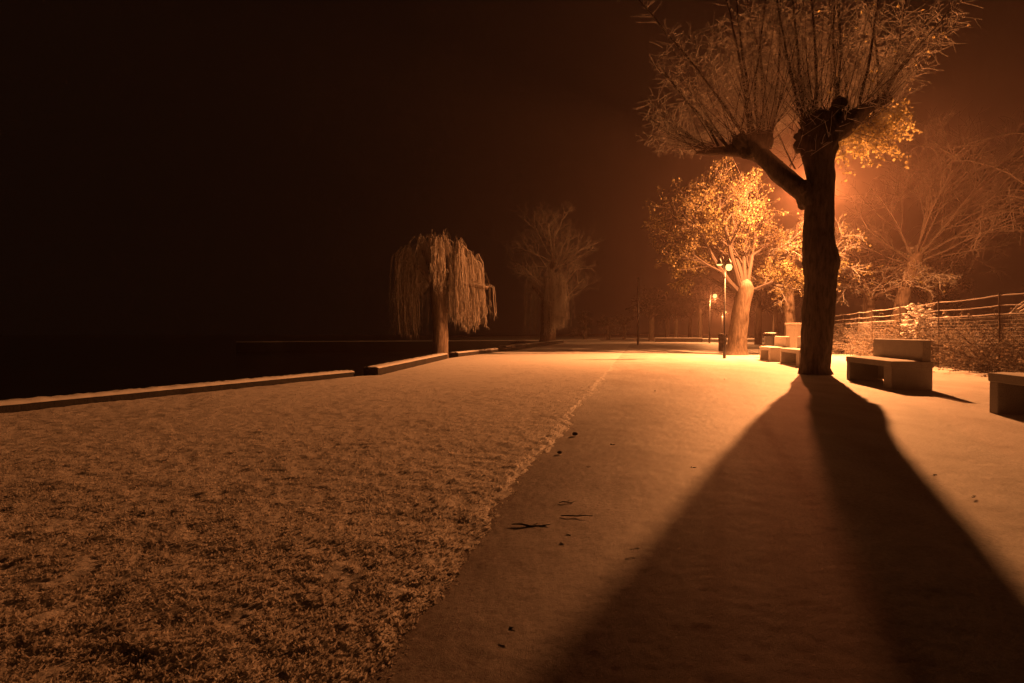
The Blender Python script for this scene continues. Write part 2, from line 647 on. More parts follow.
bumpy(Tr, [k0(822, 140, 9), k0(838, 131, 11, -.1), k0(848, 122, 9, -.15), k0(864, 111, 5.2, -.15), k0(886, 101, 3.0, -.1)], .06, 18, 8, .1)
bumpy(Tr, [k0(828, 137, 8, .2), k0(845, 131, 6, .4), k0(860, 126, 3.5, .6), k0(876, 121, 2, .8)], .06, 14, 9, .1)
bumpy(Tr, [k0(824, 128, 7), k0(833, 114, 5.5, .1), k0(836, 106, 4.5, .1)], .06, 14, 10, .1)
for (px, py, r, sd) in ((743, 141, 8.5, 1), (753, 138, 7, 2), (763, 141, 9, 3), (751, 149, 9, 4), (836, 105, 6.5, 5), (815, 117, 9, 6), (846, 121, 9, 7), (829, 121, 9, 8), (807, 128, 8, 15), (801, 146, 6, 16), (807, 199, 9.5, 17), (800, 190, 8, 18), (776, 165, 8, 19), (829, 150, 7, 20),
                        (833, 262, 6, 10), (832, 270, 5, 11), (840, 130, 8, 13), (805, 135, 7, 14)):
    c = at(px, py, D0); c.y += rnd(-.1, .2)
    Tr.blob(c, r * PX, r * PX, r * PX * 1.05, sd, 12, 8, .3)
Tr.build('trunk', M['bark'], tree, True, base)

Br, Lf = MB(), MB()


def shoot(p, tip_dir, L, r, ntw, lf=0, up=.35, tw=(.12, .85), droop=.12, sub=2):
    pts = curve(p, tip_dir, L, 12, .045, up)
    Br.slot = 0
    Br.tube(pts, taper(r, r * .25, 13), 5, cap=False)
    Br.slot = 1
    add_twigs(Br, pts, ntw, tw[0], tw[1], rnd(.0045, .007), droop, .1, Lf, lf, .075, sub, .9, .09)


def shoot_px(pix, r, ntw, dy=0.0, lf=0):
    pts = [at(x, y, D0) + Vector((0, dy * (i / 2), 0)) for i, (x, y) in enumerate(pix)]
    d = pts[-1] - pts[-2]
    pts.append(pts[-1] + d.normalized() * rnd(.8, 1.8) + Vector((rnd(-.2, .2), 0, .1)))
    sm, _ = smooth_path([(q, r) for q in pts], .25)
    sm = [q + Vector((rnd(-.012, .012), rnd(-.012, .012), 0)) for q in sm]
    Br.slot = 0; Br.tube(sm, taper(r, r * .35, len(sm)), 6, cap=False)
    Br.slot = 1; add_twigs(Br, sm, ntw, .15, .85, .006, .05, .05, Lf, lf, .1, 1, .9, .09)


lead = [[(748, 140), (745, 78), (732, 0)], [(762, 140), (766, 59), (761, 0)], [(803, 130), (796, 60), (789, 0)], [(835, 104), (828, 49), (825, 0)], [(836, 104), (833, 50), (826, 0)],
        [(846, 122), (851, 80), (849, 0)], [(855, 115), (863, 60), (865, 0)], [(876, 104), (882, 45), (881, 0)], [(752, 138), (748, 84), (740, 10)], [(746, 139), (702, 84), (656, 34)],
        [(718, 147), (702, 118), (690, 104)], [(726, 147), (712, 122), (700, 100)], [(760, 136), (752, 100), (757, 40)], [(815, 116), (812, 60), (805, 0)], [(806, 130), (786, 85), (770, 30)],
        [(882, 102), (900, 60), (915, 0)], [(880, 103), (893, 75), (925, 35)], [(768, 145), (775, 95), (778, 20)], [(842, 122), (838, 70), (842, 10)]]
for k, q in enumerate(lead):
    shoot_px(q, rnd(.028, .040), 60, rnd(-.5, .9), .02 if q[-1][0] > 850 else 0)
heads = [((758, 142), 26, (-.25, 0, 1)), ((738, 146), 15, (-.55, 0, .8)), ((706, 148), 16, (-1.0, 0, .5)), ((820, 118), 22, (0, 0, 1)), ((845, 122), 18, (.35, 0, 1)), ((880, 103), 16, (.35, 0, .9)), ((862, 122), 14, (.55, .1, .6)), ((805, 132), 8, (-.5, 0, .8)), ((764, 144), 20, (.28, 0, 1)), ((811, 124), 18, (-.38, .1, 1)), ((790, 172), 5, (.1, 0, 1))]
for (px, py), n, ax in heads:
    for _ in range(n):
        p = at(px + rnd(-9, 9), py + rnd(-4, 4), D0) + Vector((0, rnd(-.15, .35), 0))
        d = Vector(ax) + Vector((rnd(-.55, .55), rnd(-.8, .8), rnd(-.3, .3)))
        right = px > 815
        L = rnd(2.0, 3.9) if ax[2] > .6 else rnd(1.1, 2.3)
        shoot(p, d, L, rnd(.008, .014), int(15 * L), (.012 if right else 0), rnd(.1, .5) if ax[2] > .6 else rnd(-.1, .4), sub=random.choice((0, 1)))
# low arching sprays at the left tip and the leafy sprays under the right stub
for _ in range(16):
    p = at(704 + rnd(-4, 12), 148, D0) + Vector((0, rnd(-.1, .3), 0))
    shoot(p, Vector((-1, rnd(-.6, .6), rnd(-.1, .5))), rnd(.9, 1.7), .010, 14, 0, 0.0, (.2, .5), .5)
for _ in range(44):
    px = rnd(838, 886)
    p = at(px, 131 - (px - 838) * .55, D0) + Vector((0, rnd(.0, .6), 0))
    shoot(p, Vector((rnd(.3, 1), rnd(-.4, .8), rnd(-.5, .25))), rnd(.7, 1.7), .009, 18, .9, -.35, (.2, .5), .5)
Br.build('branches', [M['shoot'], M['crown']], tree, False, base)
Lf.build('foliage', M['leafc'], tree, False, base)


# ---- trees built from a trunk line, limbs and a crown
def grow(T, p, d, L, r, lev, maxlev, up, droop, nch, tips, wob=.1, spread=.8):
    n = 7 if lev < 2 else 5
    pts = curve(p, d, L, n, wob, up, droop)
    T.slot = 0 if lev < 2 else 1
    T.tube(pts, taper(r, max(r * .4, .006), n + 1), 7 if lev == 0 else (5 if lev == 1 else 3), cap=False)
    if lev >= maxlev:
        tips.append(pts); return
    for c in range(nch[lev]):
        f = rnd(.25, 1.0)
        x = f * n; i = min(int(x), n - 1)
        q = pts[i].lerp(pts[i + 1], x - i)
        ax = (pts[i + 1] - pts[i]).normalized()
        dd = rdir(-.5, .8); dd = (dd - ax * dd.dot(ax)).normalized() * spread + ax * rnd(.5, 1)
        grow(T, q, dd, L * rnd(.4, .72) * (1.1 - .35 * f), max(r * rnd(.35, .5), .006), lev + 1, maxlev, up, droop, nch, tips, wob, spread)


def make_tree(name, label, cat, loc, trunk, tr_mat, limbs, nch, maxlev=3, up=.2, droop=.3, group=None, leaf_n=0, leaf_s=.1, leafmat=None, mats=None, sides=18, leaf_pick=None, spread=.8):
    r = thing(name, label, cat, loc, 0, group)
    t = MB()
    pts, rad = smooth_path([(Vector(a), b) for a, b in trunk], .12)
    sd = random.randint(1, 999)
    t.tube(pts, rad, sides, bark_fn(sd, len(pts), .08))
    tips = []
    b = MB()
    for (p, d, L, rr) in limbs:
        grow(b, Vector(p), Vector(d), L, rr, 0, maxlev, up, droop, nch, tips, .1, spread)
    t.build('trunk', tr_mat, r, True)
    b.build('branches', mats or [M['shoot'], M['twig']], r)
    if leaf_n:
        lf = MB()
        for _ in range(leaf_n):
            q = random.choice(tips)
            x = q[random.randint(1, len(q) - 1)]
            if leaf_pick and not leaf_pick(x): continue
            lf.leaf(x + rdir() * .1, leaf_s * rnd(.6, 1.3))
        lf.build('foliage', leafmat or M['leaf'], r)
    return r


# leafy tree in the lamp light, left of the big trunk
bp = at(736, 355, 27.3); bp.z = 0
def clear_of_lamps(x):
    w_ = bp + x
    if (w_ - Vector((12.5, 24.3, 7))).length < 2.5: return False
    return (w_.x - .36 * w_.y) ** 2 + (w_.z - CH - .105 * w_.y) ** 2 > .35 ** 2 and (w_.x - .3383 * w_.y) ** 2 + (w_.z - CH - .065 * w_.y) ** 2 > .28 ** 2


make_tree('street_tree', 'bright golden leafy tree with a thick pale trunk, left of the big dark trunk', 'tree', bp,
          [((0, 0, -.1), .58), ((.02, 0, .15), .47), ((.05, 0, .5), .41), ((.12, 0, 1.2), .38), ((.25, 0, 2.2), .36), ((.38, 0, 2.8), .38), ((.43, 0, 3.1), .36), ((.46, 0, 3.35), .20), ((.47, 0, 3.45), .03)], M['barkm'],
          [((.1, 0, 2.9), (-1, .1, .95), 3.7, 0.144), ((.2, 0, 3.0), (-.6, -.4, 1.2), 3.9, 0.136), ((.3, 0, 3.1), (-.1, .3, 1), 4.4, 0.152), ((.5, 0, 3.1), (.25, .4, 1.1), 3.0, 0.128), ((.6, 0, 2.9), (1, .15, .3), 3.0, 0.096),
           ((.4, 0, 3.2), (-.1, .5, 1.2), 3.5, 0.128), ((.1, 0, 2.8), (-1.1, .5, .5), 2.8, 0.096), ((.6, 0, 2.9), (.9, -.6, .3), 1.8, 0.080), ((.2, 0, 3.0), (-.8, -.1, 1.0), 3.6, 0.120)],
          (8, 7, 5), 3, .3, .25, None, 14000, .10, M['leaf'], leaf_pick=clear_of_lamps, mats=[M['fartwig'], M['fartwig']])

# tree 3 and 4: behind the pillar and behind the big trunk
make_tree('street_tree', 'slim pale tree rising behind the stone pillar beside the big trunk', 'tree', P(7.6, 33.5),
          [((0, 0, -.1), .34), ((0, 0, 1.5), .27), ((-.05, 0, 3.2), .25), ((0, 0, 3.8), .2)], M['barkm'],
          [((0, 0, 3.5), (-1, -.2, .7), 3.0, .12), ((0, 0, 3.7), (.2, .2, 1), 3.2, .12), ((0, 0, 3.6), (.9, -.3, .7), 3.0, .11), ((0, 0, 3.6), (-.4, -.6, .8), 2.8, .1), ((0, 0, 3.2), (-1, -.5, .3), 2.6, .08)],
          (6, 6, 4), 3, .2, .35, None, 2200, .13, M['leaf'])
make_tree('street_tree', 'bare grey tree in the haze just right of the big trunk', 'tree', P(13.0, 38.0),
          [((0, 0, -.1), .28), ((-.05, 0, 1.6), .22), ((-.1, 0, 3.4), .19)], M['bark'],
          [((-.1, 0, 3.2), (.8, .1, .9), 3.2, .06), ((-.1, 0, 3.3), (-.3, .3, 1), 3.4, .06), ((-.1, 0, 3.0), (.9, -.6, .5), 3.0, .05), ((-.1, 0, 3.0), (-.8, -.3, .6), 2.8, .05), ((-.1, 0, 2.9), (.3, -.8, .5), 2.6, .08)],
          (6, 6, 4), 3, .1, .5, None, 500, .12, M['leaf'])

# bare spreading tree behind the fence
DR = 33.0
KR = DR / 19.5
bt = at(893, 352, DR); bt.z = 0


def rt(px, py): q = at(px, py, DR); return (q.x - bt.x, q.y - bt.y, q.z)


make_tree('spreading_tree', 'leaning bare tree with wide snowy drooping branches behind the fence', 'tree', bt,
          [((-.05, 0, -.1), .36), (rt(898, 320), .40), (rt(903, 295), .36), (rt(909, 275), .33), (rt(914, 262), .33), (rt(918, 254), .2)], M['bark'],
          [(rt(917, 258), (1, -.1, .5), 7.2, .075), (rt(917, 256), (.9, .2, .85), 7.0, .075), (rt(915, 256), (.5, -.3, 1.2), 6.0, .07), (rt(914, 260), (1, -.1, .9), 3.6 * KR, 0.081), (rt(916, 258), (.55, .3, 1.2), 3.4 * KR, 0.074), (rt(912, 258), (-.5, .1, 1.1), 2.8 * KR, 0.068), (rt(910, 262), (-1, -.3, .7), 2.4 * KR, 0.056), (rt(917, 262), (1.2, -.5, .45), 3.0 * KR, 0.056),
           (rt(914, 258), (.1, -.6, 1.1), 2.8 * KR, 0.062), (rt(916, 260), (1.1, .5, .7), 3.4 * KR, 0.062), (rt(912, 266), (-.9, .4, .35), 2.2 * KR, 0.043), (rt(918, 262), (1.2, -.1, .2), 2.6 * KR, 0.037)],
          (7, 6, 4), 3, .3, .3, None, 0, mats=[M['fartwig'], M['fartwig']])
# tall weeping tree at the right edge
make_tree('weeping_tree', 'tall dim tree with long hanging twigs at the right edge above the fence', 'tree', P(20.0, 34.0),
          [((0, 0, -.1), .3), ((.1, 0, 2), .26), ((.1, 0, 4.5), .22), ((.0, 0, 7), .16)], M['bark'],
          [((0, 0, 5), (-1, -.2, 1.2), 6, .06), ((0, 0, 6), (-.6, .2, 1.3), 6.4, .06), ((0, 0, 6.8), (-.4, -.4, 1.2), 6.5, .06), ((0, 0, 6), (.8, 0, 1.2), 4, .06), ((0, 0, 6.5), (-.9, -.3, .8), 4, .08)],
          (5, 4, 3), 3, -.1, 1.0, None, 0, mats=[M['fartwig'], M['fartwig']])


# ---- willows on the lake side
def willow(label, base, trunk, heads, nst, sc_=1.0, mat=None):
    r = thing('willow_tree', label, 'tree', base, 0, 'weeping willows along the lakeside wall')
    t = MB()
    pts, rad = smooth_path([(Vector(a), b) for a, b in trunk], .1)
    t.tube(pts, rad, 18, bark_fn(random.randint(1, 99), len(pts), .09))
    top = Vector(trunk[-2][0])
    b = MB()
    for (hx, hy, hz, w, low, n) in heads:
        h = Vector((hx, hy, hz))
        q, rr = smooth_path([(top, .17 * sc_), (top.lerp(h, .5) + Vector((0, 0, .2)), .12 * sc_), (h, .07 * sc_)], .12)
        t.tube(q, rr, 9, bark_fn(3, len(q), .12))
        for _ in range(n):
            p = top.lerp(h, rnd(.6, 1.08)) + rdir() * .12
            dr = Vector((h.x - top.x, h.y - top.y, 0)); dr = dr.normalized() if dr.length > .1 else rdir(0, .1)
            o = (dr * rnd(.0, 1) + rdir(-.05, .05) * .8)
            o.z = 0
            reach = w * rnd(.25, 1.0)
            rise = rnd(.1, .55) * sc_
            zend = low + rnd(0, 1) ** 2 * (hz - low) * .75
            a1 = p + o * reach * .4 + Vector((0, 0, rise))
            a2 = p + o * reach * .85 + Vector((0, 0, rise * .3))
            a3 = p + o * reach + Vector((0, 0, -.8 * sc_))
            a4 = Vector((a3.x + rnd(-.12, .12), a3.y + rnd(-.12, .12), max(zend, .3)))
            if a4.z > a3.z - .2: a4.z = a3.z - .3
            s, _ = smooth_path([(p, 0), (a1, 0), (a2, 0), (a3, 0), (a3.lerp(a4, .5) + rdir() * .06, 0), (a4, 0)], .22)
            s = [x + rdir() * .012 for x in s]
            b.tube(s, taper(.0115 * sc_, .006 * sc_, len(s)), 3, cap=False)
            for x in s[4:]:
                if random.random() < .75:
                    dd = rdir(-1, -.1)
                    b.tube([x, x + dd * rnd(.06, .16), x + dd * .14 + Vector((0, 0, -rnd(.06, .2)))], [.007 * sc_, .006 * sc_, .004 * sc_], 3, cap=False)
    t.build('trunk', M['barkw'], r, True)
    b.build('branches', mat or M['strand'], r)
    return r


wb = at(440, 357.5, 24.5); wb.z = 0
px_ = 24.5 / F
willow('nearer weeping willow with a thick trunk beside the low lakeside wall', wb,
       [((-.05, 0, -.3), .42), ((.0, 0, .3), .34), ((.02, 0, 1.2), .33), ((-.02, 0, 2.0), .32), ((-.08, 0, 2.7), .34), ((-.1, 0, 3.2), .25)],
       [(-1.3, -.1, 4.0, .55, .95, 130), (-.8, .3, 4.5, .55, 2.7, 60), (-.35, .2, 4.6, .55, 3.3, 60), (.15, .1, 4.6, .5, 2.9, 70), (0, -.5, 4.4, .5, 3.2, 50), (.75, -.2, 4.25, .45, 1.5, 120), (1.2, .2, 3.7, .42, 1.25, 150), (.6, .7, 4.1, .5, 1.8, 70), (1.95, .1, 2.85, .55, 2.2, 16)], 0)
wb2 = at(546, 343.5, 56); wb2.z = 0
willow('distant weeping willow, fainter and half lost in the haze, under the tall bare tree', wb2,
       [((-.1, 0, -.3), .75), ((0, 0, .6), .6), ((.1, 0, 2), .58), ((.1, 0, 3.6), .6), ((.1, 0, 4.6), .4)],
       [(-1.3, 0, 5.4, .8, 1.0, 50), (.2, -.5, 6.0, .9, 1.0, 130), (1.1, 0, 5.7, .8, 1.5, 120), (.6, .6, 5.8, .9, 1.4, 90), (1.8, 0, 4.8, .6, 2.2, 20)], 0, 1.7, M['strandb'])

# tall bare tree behind the far willow, and the far row
ft = at(552, 340, 76); ft.z = 0
r_ = thing('tall_bare_tree', 'tall faint bare tree with fine twigs rising behind the distant willow', 'tree', ft)
t = MB(); t.tube([(0, 0, -.2), (.1, 0, 4), (.0, 0, 9), (.3, 0, 14)], [.5, .42, .3, .1], 10); t.build('trunk', M['barkw'], r_, True)
b = MB(); tp = []
for i in range(20):
    z = 3.5 + 10 * (i / 20) + rnd(-.2, .2)
    a = rnd(0, 6.28)
    grow(b, Vector((0, 0, z)), Vector((math.cos(a), math.sin(a), rnd(.5, 1.6))), rnd(4.5, 7) * (1 - .25 * i / 20), .10, 0, 3, .35, .1, (7, 5, 3), tp, .12, .75)
b.build('branches', [M['strand'], M['strand']], r_)

far = [(651, 339.5, 82, .42, 4.6, .9, 'pale'), (667, 339, 88, .3, 4.5, .8, 'dim'), (676, 339.5, 80, .28, 4.2, .7, 'dim'), (690, 339, 92, .35, 5, .9, 'dim'), (608, 339, 95, .3, 3.4, .7, 'dim'), (585, 339, 98, .3, 3.6, .7, 'dim'),
       (624, 339, 102, .3, 3.2, .7, 'dim'), (700, 340, 75, .3, 5, 1., 'dim'), (758, 345, 52, .34, 4.4, 1.1, 'dim'), (775, 344, 58, .3, 4.2, 1.1, 'dim'), (866, 345, 44, .3, 4.4, 1.1, 'dim'), (930, 345, 42, .3, 4.2, 1.1, 'dim')]
farlab = ['small far tree with a lit pale trunk right of the thin pole', 'far hazy tree next to the lit pale far trunk', 'far hazy tree between the pale far trunk and the lamps', 'far hazy tree just left of the lower street lamp',
          'low far tree at the left end of the hazy wood', 'faint far tree just right of the distant willow', 'low far tree left of the thin pole in the haze', 'far tree close behind the lower lit street lamp',
          'dim tree in the haze right of the thick pale trunk', 'dim tree in the haze behind the round litter bin', 'dim bare tree in the haze behind the hedge, right of the big trunk', 'dark dim tree far behind the leaning bare tree']
for (px, py, d, r, h, wd, kk), lb in zip(far, farlab):
    q = at(px, py, d); q.z = 0
    low = px < 640
    lm = [((rnd(-.3, .3), rnd(-.3, .3), h * rnd(.1 if low else .6, .95)), (rnd(-1, 1), rnd(-1, 1), rnd(.1, 1.0) if low else rnd(.4, 1.3)), h * rnd(.45, .75) * wd, r * .3) for _ in range(12)]
    make_tree('far_tree', lb, 'tree', q, [((0, 0, -.2), r), ((.05, 0, h * .5), r * .85), ((0, 0, h), r * .6)], M['barkb'] if kk == 'pale' else M['barkw'], lm, (9, 6, 4), 3, .1, .5,
              'far trees in the haze', 0, mats=[M['hedge'], M['hedge']] if low else [M['fartwig'], M['fartwig']], sides=8, spread=1.1)


# ------------------------------------------------------------------ benches
def bench(label, s, t0, L, back=True):
    p = P(s, t0)
    r = thing('concrete_bench', label, 'bench', p, math.atan2(U[1], U[0]) - math.pi / 2, 'concrete benches along the path')
    # local: x across (path side at 0), y along, z up
    W, H = .66, .5
    m = MB(); m.box(-.012, W, -.012, L + .012, H - .11, H); m.build('seat', M['concrete'], r, bevel=.012)
    for y0, y1 in ((0, .36), (L - .18, L)):
        m = MB(); m.box(0, W - .012, y0, y1, -.05, H - .108); m.build('leg', M['concrete'], r, bevel=.012)
    m = MB(); m.box(W - .12, W - .03, .62, L - .19, .05, H - .108); m.build('rear_panel', M['concrete'], r)
    if back:
        m = MB(); m.box(W - .15, W - .02, .05, L - .02, H - .002, .87); m.build('backrest', M['concrete'], r, bevel=.012)
    def cover(x0, x1, y0, y1, z, th):
        n, k = 26, 9
        g = MB()
        for i in range(n + 1):
            for j in range(k + 1):
                e = min(i, n - i, j, k - j)
                g.v.append((x0 + (x1 - x0) * j / k, y0 + (y1 - y0) * i / n, z + (-.001 if e == 0 else th * rnd(.6, 1.1))))
        for i in range(n):
            for j in range(k):
                a = i * (k + 1) + j
                g.face((a, a + 1, a + k + 2, a + k + 1))
        g.build('snow_cover', M['snow'], r, True)
    cover(.0, W - .16 if back else W - .02, .0, L, H, .014)
    if back: cover(W - .145, W - .025, .055, L - .025, .87, .014)
    return r


bench('concrete bench with a solid backrest, just right of the big tree', 4.35, 11.76, 2.37)
bench('concrete bench cut off by the right edge of the picture', 4.32, 6.3, 2.37)
bench('farther concrete bench partly hidden behind the big trunk', 4.55, 18.9, 2.45)
bench('farthest concrete bench, in front of the round litter bin', 4.42, 22.2, 1.9)

# stone pillar with snow, litter bins, thin pole
r_ = thing('stone_pillar', 'pale square pillar left of the big trunk, behind the benches', 'pillar', at(796.5, 333 + 600 / 24, 24), 0.2)
m = MB(); m.box(-.28, .28, -.28, .28, -.1, 1.32); m.build('shaft', M['concrete'], r_, bevel=.02)
m = MB(); m.box(-.32, .32, -.32, .32, 1.322, 1.40); m.build('cap', M['concrete'], r_, bevel=.02)


def bin_(label, p, s):
    r = thing('litter_bin', label, 'litter bin', p, 0, 'litter bins by the path')
    m = MB(); m.lathe([(.20 * s, 0), (.22 * s, .05), (.23 * s, .85 * s), (.25 * s, .88 * s), (.25 * s, .93 * s)], 20); m.build('body', M['iron'], r, True)
    m = MB(); m.lathe([(.27 * s, .97 * s), (.275 * s, .98 * s), (.26 * s, 1.01 * s), (.05 * s, 1.02 * s)], 20); m.build('lid', M['iron'], r, True)
    for k in range(3):
        a = k * 2.09
        m = MB(); m.tube([(.22 * s * math.cos(a), .22 * s * math.sin(a), .9 * s), (.22 * s * math.cos(a), .22 * s * math.sin(a), 1.0 * s)], [.012, .012], 6); m.build('bracket', M['iron'], r)
    m = MB(); m.lathe([(.25 * s, 1.012 * s), (.2 * s, 1.032 * s), (.04 * s, 1.04 * s)], 16); m.build('snow_cover', M['snow'], r, True)
    return r


q = at(770, 352, 24.5); q.z = 0
bin_('round dark litter bin with snow on its lid behind the farthest bench', q, .98)
q = at(722.5, 351, 33); q.z = 0
bin_('dark litter bin at the foot of the thick pale trunk', q, .95)

q = at(638, 345, 50); q.z = 0
r_ = thing('thin_pole', 'tall thin dark pole standing alone at the far end of the lawn', 'pole', q)
m = MB(); m.lathe([(.09, -.1), (.085, 1.5), (.075, 5.5)], 10); m.build('shaft', M['iron'], r_, True)
m = MB(); m.lathe([(.085, 5.5), (.09, 5.55), (.03, 5.65)], 10); m.build('cap', M['iron'], r_, True)


# ------------------------------------------------------------------ street lamps
PA, PB = 21500, 2300


def lamp(label, p, H, heads, rz=0.0, globe=False):
    """heads: (offset along local x, power, tilt height)"""
    r = thing('street_lamp', label, 'street lamp', p, rz, 'lit street lamps along the path')
    q_ = .55 if H < 4 else 1
    m = MB(); m.lathe([(.11 * q_, -.05), (.11 * q_, .5), (.085 * q_, .55), (.06 * q_, .6), (.05 * q_, H - .15)], 12); m.build('pole', M['iron'], r, True)
    for hd in heads:
        x, pw, hz = hd[:3]
        y = hd[3] if len(hd) > 3 else 0
        if abs(x) + abs(y) > .05:
            a = MB(); a.tube([(0, 0, H - .4), (x * .35, y * .35, hz + .28), (x * .8, y * .8, hz + .34), (x, y, hz + .22)], [.03, .025, .022, .02], 8); a.build('arm', M['iron'], r, True)
        hs = .62 if H < 4 else 1
        h = MB(); h.lathe([(.17 * hs, .0), (.18 * hs, .03), (.14 * hs, .11), (.06 * hs, .19), (.03 * hs, .24)], 16); ho = h.build('lamp_head', M['iron'], r, True); ho.location = (x, y, hz)
        gs = .62 if H < 4 else 1
        g = MB(); g.lathe([(.05 * gs, -.40 * gs), (.14 * gs, -.35 * gs), (.19 * gs, -.25 * gs), (.205 * gs, -.17 * gs), (.18 * gs, -.08 * gs), (.13 * gs, -.004)] if globe and pw > 100 else [(.03, -.05), (.09, -.035), (.12, -.005)], 14); go = g.build('glass', M['bulb'], ho, True)
        ld = bpy.data.lights.new('lamp_light', 'POINT')
        ld.energy = pw; ld.color = (1, .345, .10) if pw != PB else (1, .24, .07); ld.shadow_soft_size = .075
        lo = bpy.data.objects.new('lamp_light', ld); col.objects.link(lo); lo.parent = r; lo.location = (x, y, hz - (.5 if globe else .18))
    return r


DL = 24.3
pl = at(811, 350, DL + .5); pl.z = 0
xa, xb = (818 - CX) / F * DL - pl.x, (798.5 - CX) / F * DL - pl.x
lamp('main street lamp hidden right behind the big dark trunk', pl, 6.9, [(xa, PA, 7.05, -.5), (xb, PB, 6.84, -.5)])
pa = at(724.5, 340, 23.5); pa.z = 0
lamp('street lamp with the brightest and highest visible light, left of the thick pale trunk', pa, 3.55, [(.14, 130, 3.68, -.05), (-.22, 20, 3.68, -.05)], 0, True)
pb = at(709.5, 340, 62); pb.z = 0
lamp('street lamp farther off and lower, leftmost of the lit lamps', pb, 4.8, [(.75, 4300, 5.05, .6)], 0, True)
pc = at(722, 340, 112); pc.z = 0
lamp('farthest lit street lamp, a small dot low between the other two', pc, 4.8, [(.8, 8000, 5.1, .6)], 0, True)

# ------------------------------------------------------------------ fence on the right
fpts = [(8.0, 5.0), (8.15, 8.0), (8.27, 12.0), (8.3, 13.2), (8.38, 16.4), (8.55, 19.8), (8.85, 23.2), (9.2, 26.8), (9.4, 29.0), (9.7, 32.0), (10.0, 36.0), (10.3, 40.5)]
fr = thing('wire_fence', 'wire mesh fence on thin posts with snow-lined strands along the right side', 'fence', P(fpts[0][0], fpts[0][1]))
fo = fr.location
for i, (s, t_) in enumerate(fpts):
    p = P(s, t_) - fo
    m = MB(); m.tube([(p.x, p.y, -.2), (p.x + rnd(-.02, .02), p.y, 1.0), (p.x + rnd(-.04, .04), p.y, 1.95)], [.021, .021, .019], 7); m.build('post', M['wood'], fr)
mesh, rail = MB(), []
for i in range(len(fpts) - 1):
    a, b_ = P(*fpts[i]) - fo, P(*fpts[i + 1]) - fo
    L = (b_ - a).length
    nn = int(L / .085)
    if i < 8:
        for k in range(nn):
            f = k / nn
            p = a.lerp(b_, f)
            mesh.tube([(p.x, p.y, .04), (p.x, p.y, 1.42)], [.0042, .0042], 3, cap=False)
    for k in range(16):
        z = .05 + k * .09
        mesh.tube([(a.x, a.y, z), ((a.x + b_.x) / 2, (a.y + b_.y) / 2, z - .012), (b_.x, b_.y, z)], [.0048] * 3, 3, cap=False)
mesh.build('mesh_panel', M['wire'], fr)
for z, r in ((1.45, .016), (1.66, .013), (1.9, .015)):
    w = MB(); pts = []
    for i in range(len(fpts) - 1):
        a, b_ = P(*fpts[i]) - fo, P(*fpts[i + 1]) - fo
        for k in range(8):
            f = k / 8
            q = a.lerp(b_, f)
            pts.append((q.x + rnd(-.004, .004), q.y + rnd(-.004, .004), z - .03 * math.sin(math.pi * f) * (1 if z > 1.5 else .3) + rnd(-.004, .004)))
    w.tube(pts, [r * rnd(.8, 1.2) for _ in pts], 5)
    w.build('top_strand', M['wire'], fr)


# shrubs behind the fence
def shrub(label, p, w, h, n, lf, leaf_s, name='shrub', cat='shrub', group='shrubs behind the wire fence'):
    r = thing(name, label, cat, p, rnd(0, 6), group)
    b, l = MB(), MB()
    for _ in range(n):
        o = Vector((rnd(-w, w) * .55, rnd(-w, w) * .55, 0))
        d = Vector((o.x / w, o.y / w, 0)) * .9 + rdir(.1, 1.0)
        d.z = abs(d.z) + .4
        L = h * rnd(.5, 1.25)
        pts = curve(o, d, L, 7, .12, .1, .7)
        b.slot = 0; b.tube(pts, taper(.013, .005, 8), 4, cap=False)
        b.slot = 1
        add_twigs(b, pts, 12, .12, .38, .005, .5, .15, l, lf, leaf_s, 2)
    b.build('stems', [M['shoot'], M['hedge']], r)
    if l.f: l.build('foliage', M['leafb'], r)
    return r


SH = [(9.1, 10.5, 1.0, 1.1, .35, 'low frosted shrub behind the fence post at the right edge'), (9.3, 13.0, 1.1, 1.15, .3, 'frosted shrub behind the fence, above the cut-off bench'), (9.2, 15.6, 1.0, 1.1, .3, 'snow-dusted shrub right of the snowy bush behind the fence'),
      (9.8, 17.8, 1.1, 1.3, .25, 'twiggy shrub at the foot of the leaning bare tree'), (9.8, 20.5, 1.2, 1.5, .2, 'tangled shrub left of the leaning bare tree trunk'), (10.2, 23.2, 1.2, 1.7, .2, 'taller tangled shrub behind the fence, above the bench backrest'),
      (10.4, 26.0, 1.3, 1.8, .2, 'hazy tangled shrub just right of the big trunk'), (10.9, 29.5, 1.4, 1.9, .2, 'dim shrub at the far part of the fence'), (11.2, 34, 1.6, 2.1, .2, 'farthest dim shrub behind the fence, by the pillar'),
      (10.9, 12.5, 1.3, 1.5, .1, 'dark shrub set back from the fence at the right edge'), (11.4, 16, 1.4, 1.5, .1, 'dark twiggy shrub set back under the fallen branches')]
for (s, t_, w, h, lf, lb) in SH:
    shrub(lb, P(s, t_), w, h, 60, lf, .07)
for k, (s, t_) in enumerate([(8.75, 9.2), (8.8, 11.0), (8.85, 12.6), (8.9, 14.2), (8.95, 15.7), (9.0, 17.2), (9.1, 18.7), (9.3, 23.0), (9.45, 24.7), (9.7, 26.6), (9.9, 28.8), (10.2, 31.5), (10.5, 35)]):
    shrub('snow-dusted hedge plant growing right behind the wire fence', P(s, t_), .85, 1.3 + .1 * (k % 3), 80, .5, .06, 'hedge_plant', 'hedge plant', 'hedge plants along the wire fence')
